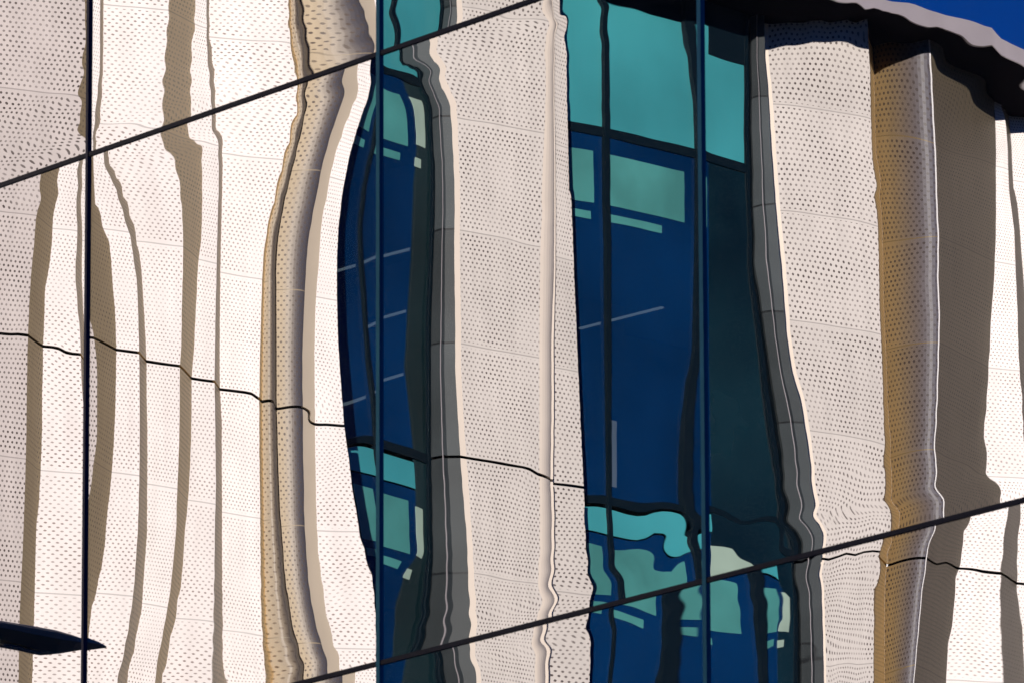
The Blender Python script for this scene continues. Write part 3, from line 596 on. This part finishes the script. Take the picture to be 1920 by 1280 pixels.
FACES = [ # from, to, material, label
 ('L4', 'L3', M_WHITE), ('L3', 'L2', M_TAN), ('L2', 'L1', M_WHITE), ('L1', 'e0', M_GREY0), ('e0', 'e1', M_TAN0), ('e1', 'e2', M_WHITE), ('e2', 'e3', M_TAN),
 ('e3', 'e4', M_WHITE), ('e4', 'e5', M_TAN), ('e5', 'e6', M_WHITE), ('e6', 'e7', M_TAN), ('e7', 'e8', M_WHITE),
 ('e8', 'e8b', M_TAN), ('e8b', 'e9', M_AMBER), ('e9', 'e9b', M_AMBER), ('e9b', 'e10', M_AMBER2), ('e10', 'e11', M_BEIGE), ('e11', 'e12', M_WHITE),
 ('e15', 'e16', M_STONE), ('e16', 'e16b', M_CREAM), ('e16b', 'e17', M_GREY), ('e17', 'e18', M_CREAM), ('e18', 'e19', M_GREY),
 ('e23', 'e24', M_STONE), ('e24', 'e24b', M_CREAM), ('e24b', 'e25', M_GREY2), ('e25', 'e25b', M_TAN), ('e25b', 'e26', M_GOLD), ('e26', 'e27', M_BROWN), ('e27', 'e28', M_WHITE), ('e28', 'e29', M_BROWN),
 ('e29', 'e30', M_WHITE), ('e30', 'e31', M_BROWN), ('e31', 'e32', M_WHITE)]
for a, b, mt in FACES:
    pa, pb = R_(a), L_(b)
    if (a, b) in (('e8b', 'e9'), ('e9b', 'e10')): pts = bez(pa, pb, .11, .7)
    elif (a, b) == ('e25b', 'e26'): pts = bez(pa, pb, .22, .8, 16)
    elif (a, b) in (('e17', 'e18'),): pts = bez(pa, pb, .13, .45)
    else: pts = [pa, pb]
    nm = 'stone_column' if mt is M_STONE else ('trim_panel' if mt in (M_CREAM, M_BEIGE) else 'cladding_panel')
    if mt is M_STONE:
        # a column with a shallow step and a thin bright reveal line
        pa_, pb_ = np.array(pa), np.array(pb); d = pb_-pa_; nr = front_normal(pa, pb)
        pts = [pa_, pa_+d*.12+nr*.05, pa_+d*.62+nr*.09, pa_+d*.66+nr*.05, pb_]
        V, F, UV = wallstrip([pa_+d*.58+nr*.094, pa_+d*.61+nr*.094], 1.2, ROOF-.01, .006); part('reveal_line', V, F, M_TRIM)
    clad(pts, mt, None, nm)
    if b in ('e26', 'e25b'):
        # thin pale corner trim on the outer edge of the fold
        q = np.array(L_(b)); n_ = front_normal(pa, pb); t_ = np.array([.007, 0])
        V, F, UV = wallstrip([q-t_+n_*.004, q+t_+n_*.004], 1.2, ROOF-.01, .01); part('corner_trim', V, F, M_TRIM)
# more folds towards both ends of the facade, out of the picture
def run(start, direction, count, sgn):
    p = np.array(start, float)
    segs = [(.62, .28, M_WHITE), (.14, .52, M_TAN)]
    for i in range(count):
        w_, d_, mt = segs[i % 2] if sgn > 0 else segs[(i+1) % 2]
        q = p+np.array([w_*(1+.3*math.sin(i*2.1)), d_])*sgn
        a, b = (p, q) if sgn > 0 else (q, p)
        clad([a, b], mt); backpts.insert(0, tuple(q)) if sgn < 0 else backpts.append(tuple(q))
        p = q
    return p
solid = [('L4', 'e12'), ('e15', 'e19'), ('e23', 'e32')]
backpts = []
pend = run(L_('e32'), None, 16, 1); right_pts = list(backpts)
backpts = []
pst = run(L_('L4'), None, 14, -1); left_pts = list(backpts)
def backing(pts, z0, z1, name='backing_wall', d=.10):
    # dark membrane a hand's breadth behind the cladding, seen through the joints
    off = []
    for i, p in enumerate(pts):
        a = np.array(pts[max(i-1, 0)]); b = np.array(pts[min(i+1, len(pts)-1)])
        n_ = front_normal(a, b); off.append(np.array(p)-n_*d+np.array([0, .12]))
    V, F, UV = wallstrip(off, z0, z1, .1); part(name, V, F, M_BACK)
def chain(a, b):
    ks = order[order.index(a):order.index(b)+1]; out = []
    for k in ks:
        if k in ('s1', 's2', 'e13', 'e20', 'e21'): continue
        if k != a and np.linalg.norm(np.array(L_(k))-np.array(R_(k))) > 1e-3: out.append(L_(k))
        if k == a: out.append(R_(k))
        elif k == b: out.append(L_(k)) if not out or out[-1] != L_(k) else None
        else: out.append(R_(k))
    return out
for a, b in solid: backing(chain(a, b), 1.0, ROOF-.02)
backing([L_('e32')]+right_pts, 1.0, ROOF-.02); backing(left_pts+[L_('L4')], 1.0, ROOF-.02)

# window bays ------------------------------------------------------------
def lerp(a, b, t): a = np.array(a, float); b = np.array(b, float); return a+(b-a)*t
def bay(a, b, mulls, slate_from, slate_frame):
    A, B = np.array(R_(a)), np.array(L_(b)); d = (B-A)/np.linalg.norm(B-A); n_ = front_normal(A, B); Lg = np.linalg.norm(B-A)
    def rect(u0, u1, z0, z1, out, th, name, mat, parent=cb, label=None):
        p = A+d*u0+n_*out; q = A+d*u1+n_*out
        V, F, UV = wallstrip([p, q], z0, z1, th); o = part(name, V, F, mat, parent, UV)
        if label: o['label'] = label
        return o
    us = [np.dot(np.array(L_(k))-A, d) for k in mulls]; uslate = np.dot(np.array(L_(slate_from))-A, d)
    floors = [ZJ-8.66-4.33, ZJ-8.66, ZJ-4.33, ZJ, ZJ+4.33, ROOF]
    cells = []; lo = 0.0
    for x in us: cells.append((lo, x-.035)); lo = x+.035
    if uslate-lo > .05: cells.append((lo, uslate))
    for fi in range(len(floors)-1):
        z0, z1 = floors[fi], floors[fi+1]
        if fi == 4: # tall teal fascia glass under the eaves
            for (x0, x1) in cells+[(uslate, Lg)]:
                hi = ROOF-(.66 if x0 == uslate else .32)
                rect(x0, x1, z0+.06, hi, 0, .02, 'spandrel_glass', M_TEAL); rect(x0, x1, hi, ROOF-.02, .01, .03, 'top_frame', M_NAVYF)
            continue
        nonband = z1 == floors[4]
        for (x0, x1) in cells:
            rect(x0, x1, z0+.05, z1-(0 if nonband else .42), 0, .012, 'window_pane', M_NAVY)
            if not nonband:
                rect(x0, x1, z1-.40, z1-.10, .004, .02, 'spandrel_glass', M_TEAL)
            bt = z1-.25 if nonband else z1-.56; bb = bt-.60
            x1b = x1 if x1 < uslate-.2 else uslate-.10
            ww = x1-x0
            rect(x0+.01, x1-.16*min(1, ww/.6), bb, bt, .006, .005, 'window_blind', M_BLIND)
            rect(x0+.02, x0+ww*.62, bb-.19, bb-.10, .006, .005, 'window_blind', M_BLIND)
        # bay end coloured slate, painting in a column's reflection
        rect(uslate, Lg, z0+.05, z1-.06, .002, .02, 'painted_reflection_glass', M_SLATE)
        if slate_frame and not (nonband and a == 'e19'):
            bt = z1-.60 if z1 < ZJ+1 else z1-.25
            rect(uslate-.02, uslate+(Lg-uslate)*.55, bt-.55, bt, .012, .006, 'window_blind', M_PALE)
            rect(uslate-.02, uslate+(Lg-uslate)*.3, bt-.80, bt-.70, .012, .006, 'window_blind', M_PALE)
    for x in us:
        rect(x-.035, x+.035, 1.0, ROOF-.03, .05, .10, 'mullion', M_NAVYF)
    rect(Lg, Lg+.06, 1.0, ROOF-.03, .03, .10, 'window_frame', M_NAVYF)
    for z in floors[:-1]:
        rect(0, Lg, z-.055, z+.05, .02, .06, 'transom', M_NAVYF)
    if a == 'e19':
        rect(us[0]+.06, us[0]+.18, ZJ+.18, ZJ+.98, .003, .005, 'dim_panel', M_DUSK, label='blue grey panel on the window, dimness of the room put into its colour')  # set on the glass; the room's dimness is painted into its colour
    # dark room behind
    for z in floors:
        p, q = A-n_*.15, B-n_*.15
        dd = np.array([-d[1], d[0]]); dd = -n_
        V = [v3(p, z-.02), v3(q, z-.02), v3(q+dd*11, z-.02), v3(p+dd*11, z-.02)]
        V = V+[x+np.array([0, 0, .1]) for x in V]
        part('floor_slab', V, BOXF, M_BACK)
    V, F, UV = wallstrip([A-n_*11-d*7, B-n_*11+d*9], 1, ROOF-.05, .2); part('room_wall', V, F, M_BACK)
    return A, B, d, n_, Lg
bay('e12', 'e14', ['e13'], 's1', True)
bay('e19', 'e22', ['e20', 'e21'], 's2', True)
# black reveals between glass and columns
for a, b in (('e14', 'e15'), ('e22', 'e23')):
    V, F, UV = wallstrip([np.array(L_(a))+[0, -.02], R_(b)], 1.0, ROOF-.03, .1); part('window_frame', V, F, M_NAVYF)

# ceiling strip lights burning in the rooms behind the bays
def tube(p0, p1, name='strip_light'):
    p0 = np.array(p0, float); p1 = np.array(p1, float); h = np.array([0, 0, .011])
    s = np.cross(p1-p0, [0, 0, 1.]); s = s/np.linalg.norm(s)*.02
    V = [p0-s-h, p1-s-h, p1+s-h, p0+s-h, p0-s+h, p1-s+h, p1+s+h, p0+s+h]
    part(name, V, [tuple(reversed(f)) for f in BOXF], M_TUBE)
TUBES = [((-1.03, 88.08, 24.0), 1.7), ((-1.11, 91.07, 24.0), .9), ((-1.20, 94.29, 24.0), 1.6), ((1.753, 91.04, 24.0), 1.36)]
for (p, ln) in TUBES:
    p = np.array(p); dv = np.array([-math.sin(math.radians(44)), math.cos(math.radians(44)), 0]); tube(p+dv*ln, p)

# eaves: dark soffit, grey fascia, roof
fa, fb = np.array([3.828, 89.959]), np.array([6.114, 92.449])
fd = (fb-fa)/np.linalg.norm(fb-fa)
F0 = fa-fd*22; F1 = fa+fd*22
ip = np.array([-fd[1], fd[0]])
if ip @ np.array([0, 1.]) < 0: ip = -ip
V = [v3(F0, ROOF), v3(F1, ROOF), v3(F1+ip*9, ROOF), v3(F0+ip*9, ROOF)]; V += [x+np.array([0, 0, .06]) for x in V]
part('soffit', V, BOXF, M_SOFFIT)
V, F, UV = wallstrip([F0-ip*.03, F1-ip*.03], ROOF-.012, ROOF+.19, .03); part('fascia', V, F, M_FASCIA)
V = [v3(F0, ROOF+.062), v3(F1, ROOF+.062), v3(F1+ip*14, ROOF+.062), v3(F0+ip*14, ROOF+.062)]; V += [x+np.array([0, 0, .1]) for x in V]
part('roof', V, BOXF, M_ROOF)
V, F, UV = wallstrip([np.array(pst), np.array(pst)+ip*14, np.array(pend)+ip*12, np.array(pend)], 0, ROOF-.05, .2)
part('rear_wall', V, F, M_WALL)
V, F, UV = wallstrip(left_pts[::3]+[L_('L4'), L_('e4'), L_('e10'), L_('e17'), L_('e24'), L_('e27'), L_('e32')]+right_pts[::3], 0, 1.2, .5)
part('plinth', V, F, M_WALL)

# ---------------------------------------------------------------- street lamp whose flat head pokes into the reflection at the lower left
tip = np.array([-2.972, 58.0, 13.30])
ang = math.radians(50); ld = np.array([-math.sin(ang), -math.cos(ang), 0.0]); sd_ = np.array([math.cos(ang), -math.sin(ang), 0.0])
pole_b = tip+ld*3.6; pole_b = np.array([pole_b[0], pole_b[1], 0])
lp = mir(pole_b)
lamp = empty('street_lamp', lp, 'dark street lamp with a flat pointed head, mirrored at the lower left of the glass', 'street lamp')
def lpart(name, verts, faces, mat):
    V = mir(np.array(verts)); return mesh_obj(name, V, faces, mat, lamp, flip=True)
def ring(c, a, b, ax, ay, n=16): return [np.array(c)+np.array(ax)*a*math.cos(2*math.pi*i/n)+np.array(ay)*b*math.sin(2*math.pi*i/n) for i in range(n)]
def loft(rings):
    n = len(rings[0]); V = [p for r in rings for p in r]; F = []
    for k in range(len(rings)-1):
        for i in range(n): F.append((k*n+i, k*n+(i+1) % n, (k+1)*n+(i+1) % n, (k+1)*n+i))
    F.append(tuple(range(n))[::-1]); F.append(tuple(range((len(rings)-1)*n, len(rings)*n))); return V, F
ez = np.array([0, 0, 1.])
prof = [(0.0, .012, .008, 0), (.10, .06, .035, .004), (.26, .125, .072, -.004), (.40, .150, .096, -.008), (.60, .155, .094, .0), (.90, .145, .080, .008), (1.15, .08, .055, .02), (1.25, .04, .04, .03)]
def head_ring(t, wx, hz, dz):
    c = tip+ld*t+ez*(dz)
    return [c+sd_*wx+ez*hz*.35, c+sd_*wx*.5+ez*hz*.75, c-sd_*wx*.5+ez*hz*.75, c-sd_*wx+ez*hz*.35, c-sd_*wx*.97-ez*hz*.1, c-sd_*wx*.5-ez*hz*1.0, c+sd_*wx*.5-ez*hz*1.0, c+sd_*wx*.97-ez*hz*.1]
V, F = loft([head_ring(*p) for p in prof]); lpart('lamp_head', V, F, M_LAMP)
c = tip+ld*.62-ez*.102
V, F = box8(c+ld*.25+sd_*.05, c-ld*.25+sd_*.05, c-ld*.25-sd_*.05, c+ld*.25-sd_*.05, ez*.01); lpart('lens', V, F, M_LENS)
V, F = loft([ring(tip+ld*1.2+ez*.03, .035, .035, sd_, ez), ring(tip+ld*2.6+ez*.02, .045, .045, sd_, ez), ring(tip+ld*3.6-ez*.02, .05, .05, sd_, ez)]); lpart('arm', V, F, M_LAMP)
V, F = loft([ring(pole_b, .13, .13, sd_, ld), ring(pole_b+ez*.5, .12, .12, sd_, ld), ring(pole_b+ez*13.45, .06, .06, sd_, ld)]); lpart('pole', V, F, M_LAMP)
